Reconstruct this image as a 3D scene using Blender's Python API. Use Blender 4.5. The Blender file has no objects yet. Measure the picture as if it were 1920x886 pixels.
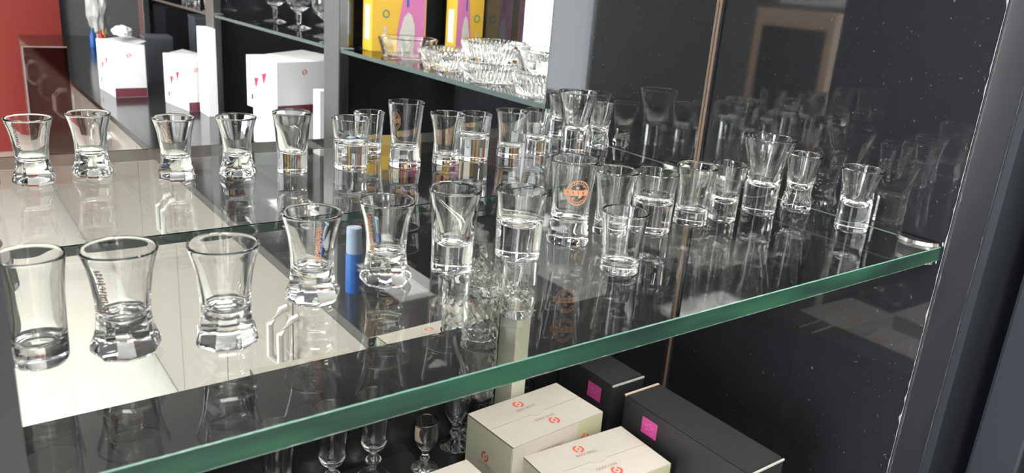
import bpy, bmesh, math, random
from mathutils import Vector, Matrix
random.seed(7)
scene = bpy.context.scene
COL = scene.collection
PI = math.pi
# ---------------------------------------------------------------- camera
FPX = 1490.08
R = ((0.80638832, -0.12528303, 0.57796369),
     (-0.58662715, -0.29319336, 0.75492135),
     (0.07487628, -0.94780895, -0.30992214))
EYE = 1.46
cd = bpy.data.cameras.new('camera'); cam = bpy.data.objects.new('camera', cd); COL.objects.link(cam)
M4 = Matrix.Identity(4)
for i in range(3):
    M4[i][0] = R[i][0]; M4[i][1] = -R[i][1]; M4[i][2] = -R[i][2]
M4[2][3] = EYE
cam.matrix_world = M4
cd.sensor_fit = 'HORIZONTAL'; cd.sensor_width = 36.0; cd.lens = FPX/1920*36
cd.clip_start = 0.01; cd.clip_end = 60
cd.dof.use_dof = True; cd.dof.focus_distance = 0.80; cd.dof.aperture_fstop = cd.lens/1.9
scene.camera = cam
# ---------------------------------------------------------------- world, exposure, big lights
w = bpy.data.worlds.new('daylight'); scene.world = w; w.use_nodes = True
bg = w.node_tree.nodes['Background']; bg.inputs[0].default_value = (0.86, 0.93, 1.0, 1); bg.inputs[1].default_value = 2.6
scene.view_settings.view_transform = 'Standard'; scene.view_settings.look = 'None'
scene.view_settings.gamma = 1; scene.view_settings.exposure = 0.5
scene.view_settings.use_curve_mapping = False
cy = scene.cycles
cy.max_bounces = 28; cy.transmission_bounces = 28; cy.glossy_bounces = 12; cy.diffuse_bounces = 3
cy.transparent_max_bounces = 24; cy.sample_clamp_indirect = 6; cy.caustics_reflective = True; cy.caustics_refractive = True
cy.blur_glossy = 0.3
try: cy.use_denoising = True
except Exception: pass

def area(name, loc, rot, sx, sy, power, color=(1, 1, 1)):
    l = bpy.data.lights.new(name, 'AREA'); l.shape = 'RECTANGLE'; l.size = sx; l.size_y = sy; l.energy = power; l.color = color
    o = bpy.data.objects.new(name, l); COL.objects.link(o); o.location = loc; o.rotation_euler = rot
    return o
# daylight coming in at the shop windows on the left wall
area('window_daylight', (-2.58, -0.20, 1.60), (0, -PI/2, 0), 2.0, 1.4, 120, (0.93, 0.97, 1.0))
area('window_daylight', (-2.58, -3.975, 1.60), (0, -PI/2, 0), 2.0, 1.15, 2.5, (1.0, 0.92, 0.84))

# ---------------------------------------------------------------- materials
def mat(name):
    m = bpy.data.materials.new(name); m.use_nodes = True
    return m, m.node_tree, m.node_tree.nodes['Principled BSDF']
def pr(name, col, rough=0.5, metal=0.0, spec=0.5, trans=0.0, ior=1.5, noise=0.0, nscale=20, bump=0.0, emit=None, es=1.0, coat=0.0):
    m, nt, p = mat(name)
    p.inputs['Base Color'].default_value = (*col, 1); p.inputs['Roughness'].default_value = rough
    p.inputs['Metallic'].default_value = metal; p.inputs['Specular IOR Level'].default_value = spec
    p.inputs['Transmission Weight'].default_value = trans; p.inputs['IOR'].default_value = ior
    p.inputs['Coat Weight'].default_value = coat
    if noise > 0 or bump > 0:
        tc = nt.nodes.new('ShaderNodeTexCoord'); nz = nt.nodes.new('ShaderNodeTexNoise')
        nz.inputs['Scale'].default_value = nscale; nz.inputs['Detail'].default_value = 5
        nt.links.new(tc.outputs['Object'], nz.inputs['Vector'])
        if noise > 0:
            mx = nt.nodes.new('ShaderNodeMix'); mx.data_type = 'RGBA'
            mx.inputs[6].default_value = (*[c*(1-noise) for c in col], 1); mx.inputs[7].default_value = (*[min(1, c*(1+noise)) for c in col], 1)
            nt.links.new(nz.outputs['Fac'], mx.inputs[0]); nt.links.new(mx.outputs[2], p.inputs['Base Color'])
        if bump > 0:
            b = nt.nodes.new('ShaderNodeBump'); b.inputs['Strength'].default_value = bump; b.inputs['Distance'].default_value = 0.002
            nt.links.new(nz.outputs['Fac'], b.inputs['Height']); nt.links.new(b.outputs[0], p.inputs['Normal'])
    if emit:
        p.inputs['Emission Color'].default_value = (*emit, 1); p.inputs['Emission Strength'].default_value = es
    return m
GLASS = pr('clear_glass', (0.985, 0.99, 0.985), 0.0, trans=1.0, ior=1.5)
CUTGLASS = pr('cut_glass', (0.98, 0.99, 0.98), 0.02, trans=1.0, ior=1.5)
CHROME = pr('chrome', (0.30, 0.31, 0.31), 0.30, metal=1, noise=0.12, nscale=6)
CLIPM = pr('worn_chrome', (0.70, 0.69, 0.66), 0.22, metal=1, noise=0.2, nscale=90, bump=0.1)
def sheet_glass(name, tint, ior=1.5):
    m = bpy.data.materials.new(name); m.use_nodes = True; nt = m.node_tree; nt.nodes.clear()
    out = nt.nodes.new('ShaderNodeOutputMaterial'); t = nt.nodes.new('ShaderNodeBsdfTransparent'); t.inputs[0].default_value = (*tint, 1)
    g = nt.nodes.new('ShaderNodeBsdfGlossy'); g.inputs['Roughness'].default_value = 0.0
    f = nt.nodes.new('ShaderNodeFresnel'); f.inputs[0].default_value = ior
    geo = nt.nodes.new('ShaderNodeNewGeometry')
    # a ray leaving the sheet meets the same reflectance as one entering it
    io = nt.nodes.new('ShaderNodeMix'); io.data_type = 'FLOAT'
    io.inputs[2].default_value = ior; io.inputs[3].default_value = ior
    nt.links.new(geo.outputs['Backfacing'], io.inputs[0])
    mp = nt.nodes.new('ShaderNodeMath'); mp.operation = 'MULTIPLY_ADD'
    # Fresnel node inverts ior on backfaces; feed 1/ior there so both faces reflect alike
    mp.inputs[1].default_value = (1/ior - ior); mp.inputs[2].default_value = ior
    nt.links.new(geo.outputs['Backfacing'], mp.inputs[0]); nt.links.new(mp.outputs[0], f.inputs[0])
    x = nt.nodes.new('ShaderNodeMixShader'); nt.links.new(f.outputs[0], x.inputs[0])
    nt.links.new(t.outputs[0], x.inputs[1]); nt.links.new(g.outputs[0], x.inputs[2]); nt.links.new(x.outputs[0], out.inputs[0])
    return m
SHEET = sheet_glass('shelf_sheet_glass', (0.955, 0.965, 0.952))
TINTED = sheet_glass('brown_tinted_glass', (0.42, 0.33, 0.32))
def edge_green():
    m, nt, p = mat('green_glass_edge')
    p.inputs['Roughness'].default_value = 0.32; p.inputs['Specular IOR Level'].default_value = 0.2
    tc = nt.nodes.new('ShaderNodeTexCoord'); mp = nt.nodes.new('ShaderNodeMapping'); mp.inputs['Scale'].default_value = (9, 9, 60)
    nz = nt.nodes.new('ShaderNodeTexNoise'); nz.inputs['Scale'].default_value = 1.0; nz.inputs['Detail'].default_value = 3
    cr = nt.nodes.new('ShaderNodeValToRGB')
    cr.color_ramp.elements[0].position = 0.36; cr.color_ramp.elements[0].color = (0.016, 0.036, 0.027, 1)
    cr.color_ramp.elements[1].position = 0.68; cr.color_ramp.elements[1].color = (0.026, 0.088, 0.054, 1)
    nt.links.new(tc.outputs['Object'], mp.inputs[0]); nt.links.new(mp.outputs[0], nz.inputs['Vector'])
    nt.links.new(nz.outputs['Fac'], cr.inputs[0]); nt.links.new(cr.outputs[0], p.inputs['Base Color'])
    return m
EDGE = edge_green()
REAREDGE = pr('dark_green_rear_edge', (0.012, 0.035, 0.024), 0.2)
EDGEW = pr('chipped_glass_arris', (0.20, 0.24, 0.21), 0.4, noise=0.4, nscale=120)
MIRROR = pr('mirror_silver', (0.90, 0.915, 0.90), 0.0, metal=1)
def black_panel():
    m, nt, p = mat('black_gloss_panel')
    p.inputs['Base Color'].default_value = (0.012, 0.013, 0.015, 1); p.inputs['Specular IOR Level'].default_value = 0.95
    tc = nt.nodes.new('ShaderNodeTexCoord'); n = nt.nodes.new('ShaderNodeTexNoise'); n.inputs['Scale'].default_value = 7; n.inputs['Detail'].default_value = 7
    n2 = nt.nodes.new('ShaderNodeTexNoise'); n2.inputs['Scale'].default_value = 260; n2.inputs['Detail'].default_value = 2
    r = nt.nodes.new('ShaderNodeMapRange'); r.inputs[1].default_value = 0.3; r.inputs[2].default_value = 0.75; r.inputs[3].default_value = 0.02; r.inputs[4].default_value = 0.06
    sp = nt.nodes.new('ShaderNodeValToRGB'); sp.color_ramp.elements[0].position = 0.72; sp.color_ramp.elements[0].color = (0.016, 0.017, 0.019, 1)
    sp.color_ramp.elements[1].position = 0.80; sp.color_ramp.elements[1].color = (0.12, 0.12, 0.12, 1)
    nt.links.new(tc.outputs['Object'], n.inputs['Vector']); nt.links.new(tc.outputs['Object'], n2.inputs['Vector'])
    nt.links.new(n.outputs['Fac'], r.inputs[0]); nt.links.new(r.outputs[0], p.inputs['Roughness'])
    nt.links.new(n2.outputs['Fac'], sp.inputs[0]); nt.links.new(sp.outputs[0], p.inputs['Base Color'])
    return m
BLACK = black_panel()
BACKBLK = pr('black_back_board', (0.014, 0.0145, 0.015), 0.22, spec=0.3, noise=0.4, nscale=11)
EDGEBLK = pr('worn_black_edge', (0.026, 0.028, 0.032), 0.40, noise=0.35, nscale=14, bump=0.05)
SCUFF = pr('chipped_white_core', (0.26, 0.26, 0.25), 0.8, noise=0.3, nscale=200)
RUST = pr('bare_brown_core', (0.22, 0.15, 0.11), 0.7)
SATIN = pr('satin_black_panel', (0.022, 0.025, 0.030), 0.32, noise=0.3, nscale=6, spec=0.35)
BASE = pr('black_marble_top', (0.018, 0.018, 0.018), 0.13, spec=0.38, noise=0.5, nscale=9)
CREAM = pr('cream_lacquer', (0.235, 0.208, 0.178), 0.13, noise=0.03, nscale=3, spec=0.4)
HANDLE = pr('brushed_handle', (0.80, 0.79, 0.75), 0.28, metal=0.6)
SEAM = pr('dark_door_gap', (0.06, 0.05, 0.045), 0.8)
FLOORM = pr('cream_tile', (0.80, 0.78, 0.71), 0.12, noise=0.03, nscale=5)
GROUT = pr('floor_grout', (0.42, 0.40, 0.36), 0.9)
CEIL = pr('white_ceiling', (0.72, 0.72, 0.70), 0.9)
WALLM = pr('grey_wall_paint', (0.16, 0.165, 0.17), 0.8)
REDM = pr('red_wall_board', (0.36, 0.045, 0.036), 0.42, noise=0.06, nscale=40)
LAMP = pr('lit_diffuser', (0.9, 0.9, 0.9), 0.5, emit=(1, 0.98, 0.94), es=14)
WHITEP = pr('white_plastic', (0.78, 0.78, 0.77), 0.4)
CARD = pr('pale_carton_top', (0.50, 0.45, 0.395), 0.75, noise=0.03, nscale=60, bump=0.03)
CARDG = pr('pale_green_carton_side', (0.50, 0.50, 0.38), 0.75, noise=0.03, nscale=60)
FOLD = pr('dark_carton_fold', (0.12, 0.095, 0.075), 0.9)
TAPE = pr('greenish_tape', (0.42, 0.42, 0.27), 0.35)
KRAFT = pr('raw_card_edge', (0.55, 0.43, 0.34), 0.9)
BLKBOX = pr('black_paperboard', (0.022, 0.021, 0.022), 0.45, noise=0.15, nscale=60)
VIOLET = pr('dark_violet_print', (0.035, 0.028, 0.055), 0.4)
PINK = pr('magenta_label', (0.55, 0.06, 0.26), 0.45, noise=0.12, nscale=300)
PINKL = pr('pale_label_line', (0.72, 0.30, 0.48), 0.5)
ORNG = pr('orange_red_ink', (0.66, 0.10, 0.06), 0.6)
GREYI = pr('brown_grey_ink', (0.30, 0.19, 0.16), 0.6)
DARKI = pr('dark_ink', (0.07, 0.07, 0.07), 0.6)
DECAL = pr('orange_glass_print', (0.62, 0.30, 0.17), 0.5)
DECALG = pr('grey_glass_print', (0.22, 0.17, 0.15), 0.5)
BOXW = pr('white_gift_carton', (0.86, 0.86, 0.86), 0.6)
MAROON = pr('maroon_print', (0.16, 0.03, 0.045), 0.5)
REDI = pr('crimson_print', (0.62, 0.03, 0.06), 0.5)
YEL = pr('yellow_carton', (0.62, 0.38, 0.035), 0.5)
PNKC = pr('pink_carton', (0.50, 0.15, 0.33), 0.5)
GREYC = pr('grey_glass_picture', (0.50, 0.48, 0.44), 0.5, noise=0.25, nscale=40)
GRNI = pr('green_ink', (0.10, 0.22, 0.14), 0.5)
BLUEI = pr('blue_ink', (0.06, 0.07, 0.30), 0.5)
BLUE = pr('blue_plastic', (0.015, 0.13, 0.50), 0.25)
WOODF = pr('tan_wood', (0.74, 0.52, 0.38), 0.5, noise=0.15, nscale=12)
DARKM = pr('dark_door_leaf', (0.03, 0.03, 0.035), 0.4)
BAGM = pr('clear_plastic_bag', (0.6, 0.58, 0.56), 0.25, noise=0.4, nscale=18)

# ---------------------------------------------------------------- helpers (coordinates: x along mirror, y towards it, z metres above floor)
def finish(bm, name, m, parent=None, smooth=False, angle=None):
    bmesh.ops.recalc_face_normals(bm, faces=bm.faces)
    me = bpy.data.meshes.new(name); bm.to_mesh(me); bm.free()
    for mm in (m if isinstance(m, (list, tuple)) else [m]): me.materials.append(mm)
    if smooth: me.polygons.foreach_set('use_smooth', [True]*len(me.polygons))
    o = bpy.data.objects.new(name, me); COL.objects.link(o)
    if smooth and angle: 
        me.set_sharp_from_angle(angle=angle)
    if parent: o.parent = parent
    return o
def tag(o, label=None, cat=None, group=None, kind=None):
    if label: o['label'] = label
    if cat: o['category'] = cat
    if group: o['group'] = group
    if kind: o['kind'] = kind
    return o
def thing(name, label, cat, loc=(0, 0, 0), rz=0, group=None):
    o = bpy.data.objects.new(name, None); COL.objects.link(o); o.location = loc; o.rotation_euler = (0, 0, rz); o.empty_display_size = 0.02
    return tag(o, label, cat, group)
def add_box(bm, x0, x1, y0, y1, z0, z1, mi=0):
    vs = [bm.verts.new((x, y, z)) for x in (x0, x1) for y in (y0, y1) for z in (z0, z1)]
    fs = [(0, 1, 3, 2), (4, 6, 7, 5), (0, 4, 5, 1), (2, 3, 7, 6), (0, 2, 6, 4), (1, 5, 7, 3)]
    out = []
    for f in fs:
        fc = bm.faces.new([vs[i] for i in f]); fc.material_index = mi; out.append(fc)
    return out
def box(name, x0, x1, y0, y1, z0, z1, m, parent=None, bev=0.0):
    bm = bmesh.new(); add_box(bm, x0, x1, y0, y1, z0, z1)
    if bev: bmesh.ops.bevel(bm, geom=bm.edges[:], offset=bev, segments=2, affect='EDGES', profile=0.6)
    return finish(bm, name, m, parent)
def lathe(bm, prof, seg=64, rf=None, mi=0, closed=True):
    """prof: list of (r,z); rf(theta, r, z) -> r"""
    rings = []
    for r, z in prof:
        if r < 1e-6: rings.append([bm.verts.new((0, 0, z))]); continue
        rings.append([bm.verts.new(((rf(2*PI*k/seg, r, z) if rf else r)*math.cos(2*PI*k/seg), (rf(2*PI*k/seg, r, z) if rf else r)*math.sin(2*PI*k/seg), z)) for k in range(seg)])
    for a, b in zip(rings, rings[1:]):
        for k in range(seg):
            k2 = (k+1) % seg
            if len(a) == 1 and len(b) == 1: continue
            if len(a) == 1: f = (a[0], b[k], b[k2])
            elif len(b) == 1: f = (a[k], b[0], a[k2])
            else: f = (a[k], b[k], b[k2], a[k2])
            bm.faces.new(f).material_index = mi
def smoothline(pts, n=5):
    """Catmull-Rom through the points"""
    out = []
    P = [pts[0]]+list(pts)+[pts[-1]]
    for i in range(1, len(P)-2):
        p0, p1, p2, p3 = P[i-1], P[i], P[i+1], P[i+2]
        for k in range(n):
            t = k/n
            out.append(tuple(0.5*((2*p1[j])+(-p0[j]+p2[j])*t+(2*p0[j]-5*p1[j]+4*p2[j]-p3[j])*t*t+(-p0[j]+3*p1[j]-3*p2[j]+p3[j])*t**3) for j in (0, 1)))
    out.append(tuple(pts[-1]))
    return out
def tube(bm, pts, rad, seg=8):
    prev = None
    pts = [Vector(p) for p in pts]
    for i, p in enumerate(pts):
        d = (pts[min(i+1, len(pts)-1)]-pts[max(i-1, 0)]).normalized()
        up = Vector((0, 0, 1)) if abs(d.z) < 0.9 else Vector((1, 0, 0))
        s = d.cross(up).normalized(); u = s.cross(d).normalized()
        ring = [bm.verts.new(p+rad*(math.cos(2*PI*k/seg)*s+math.sin(2*PI*k/seg)*u)) for k in range(seg)]
        if prev:
            for k in range(seg): bm.faces.new((prev[k], prev[(k+1) % seg], ring[(k+1) % seg], ring[k]))
        else: bm.faces.new(ring[::-1])
        prev = ring
    bm.faces.new(prev)
def text_print(txt, size, origin, right, up, m, parent, name='printed_text'):
    c = bpy.data.curves.new('t', 'FONT'); c.body = txt; c.size = size; c.align_x = 'CENTER'; c.align_y = 'CENTER'
    t = bpy.data.objects.new('t', c); COL.objects.link(t)
    me = bpy.data.meshes.new_from_object(t); bpy.data.objects.remove(t)
    r = Vector(right).normalized(); u = Vector(up).normalized(); n = r.cross(u)
    for v in me.vertices:
        p = Vector(origin)+v.co.x*r+v.co.y*u+n*0.00025
        v.co = p
    me.materials.clear(); me.materials.append(m); me.name = name
    o = bpy.data.objects.new(name, me); COL.objects.link(o); o.parent = parent
    return o
def ring_logo(origin, right, up, rad, m, parent, name='printed_emblem'):
    bm = bmesh.new(); r = Vector(right).normalized(); u = Vector(up).normalized(); n = r.cross(u); o = Vector(origin)+n*0.00025
    def P(a, q): return bm.verts.new(o+q*rad*(math.cos(a)*r+math.sin(a)*u))
    for a0, a1 in ((math.radians(-100), math.radians(50)), (math.radians(80), math.radians(230))):
        N = 18; pi = [(P(a0+(a1-a0)*k/N, 1.0), P(a0+(a1-a0)*k/N, 0.62)) for k in range(N+1)]
        for a, b in zip(pi, pi[1:]): bm.faces.new((a[0], b[0], b[1], a[1]))
    bm.faces.new([P(2*PI*k/16, 0.26) for k in range(16)])
    return finish(bm, name, m, parent)
def patch(name, origin, right, up, poly, m, parent):
    bm = bmesh.new(); r = Vector(right).normalized(); u = Vector(up).normalized(); n = r.cross(u); o = Vector(origin)+n*0.0002
    bm.faces.new([bm.verts.new(o+a*r+b*u) for a, b in poly])
    return finish(bm, name, m, parent)
def rect(w2, h2): return [(-w2, -h2), (w2, -h2), (w2, h2), (-w2, h2)]
def copy_tree(o, parent=None):
    c = o.copy(); COL.objects.link(c); c.parent = parent
    for ch in list(o.children): copy_tree(ch, c)
    return c

SH = EYE-0.22       # top of the glass shelf
BT = EYE-0.60       # top of the black base
RT = EYE-0.50       # top of the black step at the rear of the base
S = 1.2
MY = 0.6545         # mirror plane
RX = 0.790          # inner face of right side panel
PF = 0.335          # front of the panels
def vy(y): return 2*MY-y
CEILZ = 2.75

# ================================================================ SETTING
fl = bpy.data.objects.new('floor', None); COL.objects.link(fl); tag(fl, kind='structure')
box('floor_bed', -2.7, 1.75, -5.5, 0.75, -0.05, -0.003, GROUT, fl)
bmt = bmesh.new(); add_box(bmt, 0, 0.596, 0, 0.596, -0.003, 0.0); bmesh.ops.bevel(bmt, geom=[e for e in bmt.edges if all(v.co.z > -0.001 for v in e.verts)], offset=0.0015, segments=1, affect='EDGES')
t0 = finish(bmt, 'tile', FLOORM, fl); first = True
for i in range(-5, 3):
    for j in range(-10, 2):
        x, y = i*0.6, j*0.6+0.02
        if x < -2.7 or x > 1.2: continue
        if first: o = t0; first = False
        else:
            o = t0.copy(); COL.objects.link(o)
        o.parent = fl; o.location = (x, y, 0)
def wall(name, *a, m=WALLM): return tag(box(name, *a, m), kind='structure')
wall('wall_back', -2.7, 1.75, 0.70, 0.78, 0, CEILZ)
wall('wall_right', 1.66, 1.75, -5.5, 0.70, 0, CEILZ)
wall('wall_front', 0.875, 1.66, -5.45, -5.38, 0, CEILZ)
wall('ceiling', -2.7, 1.75, -5.5, 0.78, CEILZ, CEILZ+0.06, m=CEIL)
tag(box('wall_front', -0.05, 0.87, -5.39, -5.29, 0, CEILZ, REDM), kind='structure')
wall('wall_front', -2.7, -0.051, -5.45, -5.35, 0, CEILZ, m=CEIL)
# left wall with two window openings
wl = bpy.data.objects.new('wall_left', None); COL.objects.link(wl); tag(wl, kind='structure')
for a in ((-5.5, -4.60, 0, CEILZ), (-4.60, -3.35, 0, 0.55), (-4.60, -3.35, 2.62, CEILZ), (-3.35, -1.75, 0, CEILZ), (-1.75, -1.24, 0, EYE-0.03), (-1.75, -1.24, EYE+0.6, CEILZ), (-1.24, -0.95, 0, CEILZ), (-0.95, 0.55, 0, 0.55), (-0.95, 0.55, 2.62, CEILZ), (0.55, 0.70, 0, CEILZ)):
    box('wall_section', -2.70, -2.62, a[0], a[1], a[2], a[3], WALLM, wl)
for n, (y0, y1, z0, z1) in enumerate(((-0.95, 0.55, 0.55, 2.62), (-4.60, -3.35, 0.55, 2.62), (-1.75, -1.24, EYE-0.03, EYE+0.6))):
    wn = bpy.data.objects.new('window_%d' % (n+1), None); COL.objects.link(wn); tag(wn, kind='structure')
    t = 0.05
    for q in ((y0, y1, z0, z0+t), (y0, y1, z1-t, z1), (y0, y0+t, z0+t, z1-t), (y1-t, y1, z0+t, z1-t), ((y0+y1)/2-t/2, (y0+y1)/2+t/2, z0+t, z1-t)):
        box('window_frame', -2.69, -2.63, *q, WHITEP, wn)
# ceiling lamps
def ceiling_lamp(x, y, label, sx=0.6, sy=0.6):
    t = thing('ceiling_light', label, 'ceiling light', (x, y, CEILZ), 0, 'square lamps in the shop ceiling')
    bm = bmesh.new()
    for q in ((-sx/2, sx/2, -sy/2, -sy/2+.02), (-sx/2, sx/2, sy/2-.02, sy/2), (-sx/2, -sx/2+.02, -sy/2+.02, sy/2-.02), (sx/2-.02, sx/2, -sy/2+.02, sy/2-.02)): add_box(bm, *q, -0.03, -0.001)
    finish(bm, 'frame', WHITEP, t)
    box('diffuser', -sx/2+.021, sx/2-.021, -sy/2+.021, sy/2-.021, -0.02, -0.008, LAMP, t)
LAMPS = [(-0.4, -0.9), (-0.4, -2.5), (-0.4, -4.0), (0.55, -0.5), (-1.9, -1.2), (-1.9, -3.2)]
LN = ['nearest the mirror in the middle row', 'second from the mirror in the middle row', 'farthest from the mirror, near the red wall', 'above the counter beside the shot glass cabinet', 'by the shop window wall, nearer the mirror', 'by the shop window wall, farther from the mirror']
for (x, y), n in zip(LAMPS, LN): ceiling_lamp(x, y, 'square ceiling lamp '+n)

# ================================================================ OUR CABINET
cab = thing('display_cabinet', 'black gloss display cabinet with scuffed side panels around the mirror', 'cabinet', (0, 0, 0))
box('base_body', -0.30, 1.60, 0.25, 0.69, 0.08, BT-0.021, CREAM, cab)
box('counter_top', -0.30, 1.60, 0.235, 0.695, BT-0.02, BT, BASE, cab, bev=0.001)
sp = box('side_panel', RX, RX+0.076, PF, 0.695, BT+0.0005, EYE+0.9, BLACK, cab)
box('back_panel', 0.010, RX-0.0005, MY, MY+0.03, BT+0.0005, EYE-0.3655, BACKBLK, cab)
box('back_board', 0.010, RX-0.0005, MY+0.005, MY+0.04, EYE-0.365, EYE+0.9, WALLM, cab)
bm = bmesh.new(); add_box(bm, 0.017, 0.42, 0.592, MY-0.0005, BT+0.0005, RT); add_box(bm, 0.4201, 0.545, 0.6185, MY-0.0005, BT+0.0005, RT); finish(bm, 'rear_step', BASE, cab)
lp = box('side_panel', -0.05, 0.0165, PF, 0.695, BT+0.0005, EYE+0.9, EDGEBLK, cab)
box('filler_panel', RX+0.078, 1.60, PF-0.01, PF+0.02, BT+0.0005, EYE+0.9, SATIN, cab)
box('corner_strip', RX-0.0036, RX-0.0006, MY-0.005, MY-0.0005, BT+0.001, EYE+0.9, EDGEBLK, cab)
box('corner_gap', RX-0.0048, RX-0.0038, MY-0.004, MY-0.0005, BT+0.001, EYE+0.9, RUST, cab)
# worn front edge: strip face + ragged chips
box('front_edge', RX+0.0004, RX+0.0755, PF-0.0014, PF-0.0002, BT+0.001, EYE+0.9, EDGEBLK, cab)
def ragged(name, x, y, z0, z1, wid, m, seed, dirx=1):
    rnd = random.Random(seed); bm = bmesh.new(); z = z0; N = 150; L = []; Rr = []
    for i in range(N+1):
        z = z0+(z1-z0)*i/N; q = wid*(0.35+0.9*rnd.random()**3)+(wid*1.2 if rnd.random() < 0.04 else 0)
        L.append(bm.verts.new((x, y, z))); Rr.append(bm.verts.new((x-dirx*q, y-0.0003*dirx*0, z)))
    for i in range(N): bm.faces.new((L[i], L[i+1], Rr[i+1], Rr[i]))
    return finish(bm, name, m, cab)
def ragged_side(name, x, y, z0, z1, wid, m, seed):
    rnd = random.Random(seed); bm = bmesh.new(); N = 150; L = []; Rr = []
    for i in range(N+1):
        z = z0+(z1-z0)*i/N; q = wid*(0.35+0.9*rnd.random()**3)+(wid*1.3 if rnd.random() < 0.05 else 0)
        L.append(bm.verts.new((x, y, z))); Rr.append(bm.verts.new((x, y+q, z)))
    for i in range(N): bm.faces.new((L[i], L[i+1], Rr[i+1], Rr[i]))
    return finish(bm, name, m, cab)
ragged('chipped_edge', RX+0.0008, PF-0.0017, BT+0.02, EYE+0.3, -0.0011, SCUFF, 3)
ragged_side('chipped_edge', RX-0.0003, PF+0.0002, BT+0.02, EYE+0.3, 0.0011, SCUFF, 5)
ragged('chipped_edge', RX+0.0752, PF-0.0017, BT+0.02, EYE+0.3, 0.0013, SCUFF, 9)
ragged('bare_edge', RX+0.0752, PF-0.00155, BT+0.12, BT+0.20, 0.0016, RUST, 11)
# small scuffs on the side panel
bm = bmesh.new(); rnd = random.Random(21)
for i in range(34):
    y = PF+0.003+0.10*rnd.random()**2.2; z = EYE-0.48+0.52*rnd.random(); l = 0.0005+0.0022*rnd.random()**3; a = rnd.random()*PI; wq = 0.00018
    d = Vector((0, math.cos(a), math.sin(a)))*l; n = Vector((0, -math.sin(a), math.cos(a)))*wq; p = Vector((RX-0.0002, y, z))
    bm.faces.new([bm.verts.new(p+d), bm.verts.new(p+n), bm.verts.new(p-d), bm.verts.new(p-n)])
sc = finish(bm, 'scuff_marks', SCUFF, cab); sc['kind'] = 'stuff'

mir = tag(box('wall_mirror', 0.0170, RX-0.0050, MY, MY+0.0045, EYE-0.365, EYE+0.89, MIRROR), 'large clear mirror forming the back of the cabinet behind the shot glasses', 'mirror')

# glass shelf
shelf = thing('glass_shelf', 'clear glass shelf with green cut edge carrying the shot glasses', 'shelf', (0, 0, 0))
x0, x1, y0, y1 = 0.0175, RX-0.001, 0.3385, MY-0.0015
bm = bmesh.new(); add_box(bm, x0, x1, y0+0.0008, y1-0.0004, SH-0.0145, SH)
for f in list(bm.faces):
    n = f.normal if f.normal.length else None
bm.normal_update()
bmesh.ops.recalc_face_normals(bm, faces=bm.faces)
bmesh.ops.delete(bm, geom=[f for f in bm.faces if abs(f.normal.z) < 0.5], context='FACES_ONLY')
finish(bm, 'glass_pane', SHEET, shelf)
def flat_normals_fix(o): pass
box('front_edge', x0, x1, y0, y0+0.0004, SH-0.0139, SH-0.0006, EDGE, shelf)
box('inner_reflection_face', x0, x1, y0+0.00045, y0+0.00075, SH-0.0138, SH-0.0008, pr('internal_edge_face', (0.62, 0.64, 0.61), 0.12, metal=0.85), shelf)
box('rear_edge', x0, x1, y1-0.0004, y1, SH-0.0080, SH-0.0004, REAREDGE, shelf)
box('side_edge', x1-0.0004, x1, y0+0.001, y1-0.0005, SH-0.0016, SH-0.0004, EDGEW, shelf)
box('side_edge', x0, x0+0.0004, y0+0.001, y1-0.0005, SH-0.0140, SH-0.0004, EDGE, shelf)
rnd = random.Random(4); bm = bmesh.new(); N = 220; A = []; B = []
for i in range(N+1):
    x = x0+(x1-x0)*i/N; q = 0.0003+0.0005*rnd.random()**3
    A.append(bm.verts.new((x, y0-0.0001, SH-0.0140))); B.append(bm.verts.new((x, y0-0.0001, SH-0.0140+q)))
for i in range(N): bm.faces.new((A[i], A[i+1], B[i+1], B[i]))
finish(bm, 'chipped_lower_arris', EDGEW, shelf)
rnd = random.Random(8); bm = bmesh.new(); A = []; B = []
for i in range(N+1):
    x = x0+(x1-x0)*i/N; q = 0.0005+0.0005*rnd.random()
    A.append(bm.verts.new((x, y0, SH-0.0005))); B.append(bm.verts.new((x, y0+q, SH+0.0001)))
for i in range(N): bm.faces.new((A[i], A[i+1], B[i+1], B[i]))
finish(bm, 'upper_arris', pr('ground_arris', (0.12, 0.24, 0.19), 0.3), shelf)

# shelf clips : half-moon chrome clamp discs on the side panels
def clip(x, y, ang, label):
    t = thing('shelf_clip', label, 'shelf clip', (x, y, SH), ang, 'chrome clamps holding the glass shelf')
    bm = bmesh.new()
    Rd = 0.0175; N = 24
    def half(z0, z1, r, bulge=0.0):
        lo = [bm.verts.new((r*math.cos(PI/2+PI*k/N), r*math.sin(PI/2+PI*k/N)*1.25, z0)) for k in range(N+1)]
        hi = [bm.verts.new((0.93*r*math.cos(PI/2+PI*k/N), 0.95*r*math.sin(PI/2+PI*k/N)*1.25, z1)) for k in range(N+1)]
        bm.faces.new(lo[::-1]); bm.faces.new(hi)
        for k in range(N): bm.faces.new((lo[k], lo[k+1], hi[k+1], hi[k]))
        bm.faces.new((lo[N], lo[0], hi[0], hi[N]))
    half(0.0002, 0.0035, Rd)
    finish(bm, 'upper_jaw', CLIPM, t)
    bm = bmesh.new(); half(-0.0190, -0.0149, Rd*0.9); finish(bm, 'lower_jaw', CLIPM, t)
    box('mount_block', -0.0022, 0.0, -0.019, 0.019, -0.0190, 0.0035, CLIPM, t)
    return t
clip(RX-0.0022, PF+0.026, 0, 'chrome half-moon shelf clip at the right front corner of the glass')
clip(RX-0.0022, MY-0.03, 0, 'chrome half-moon shelf clip at the right rear corner of the glass')
clip(0.0187, MY-0.024, PI, 'chrome half-moon shelf clip at the left rear corner of the glass')

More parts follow.
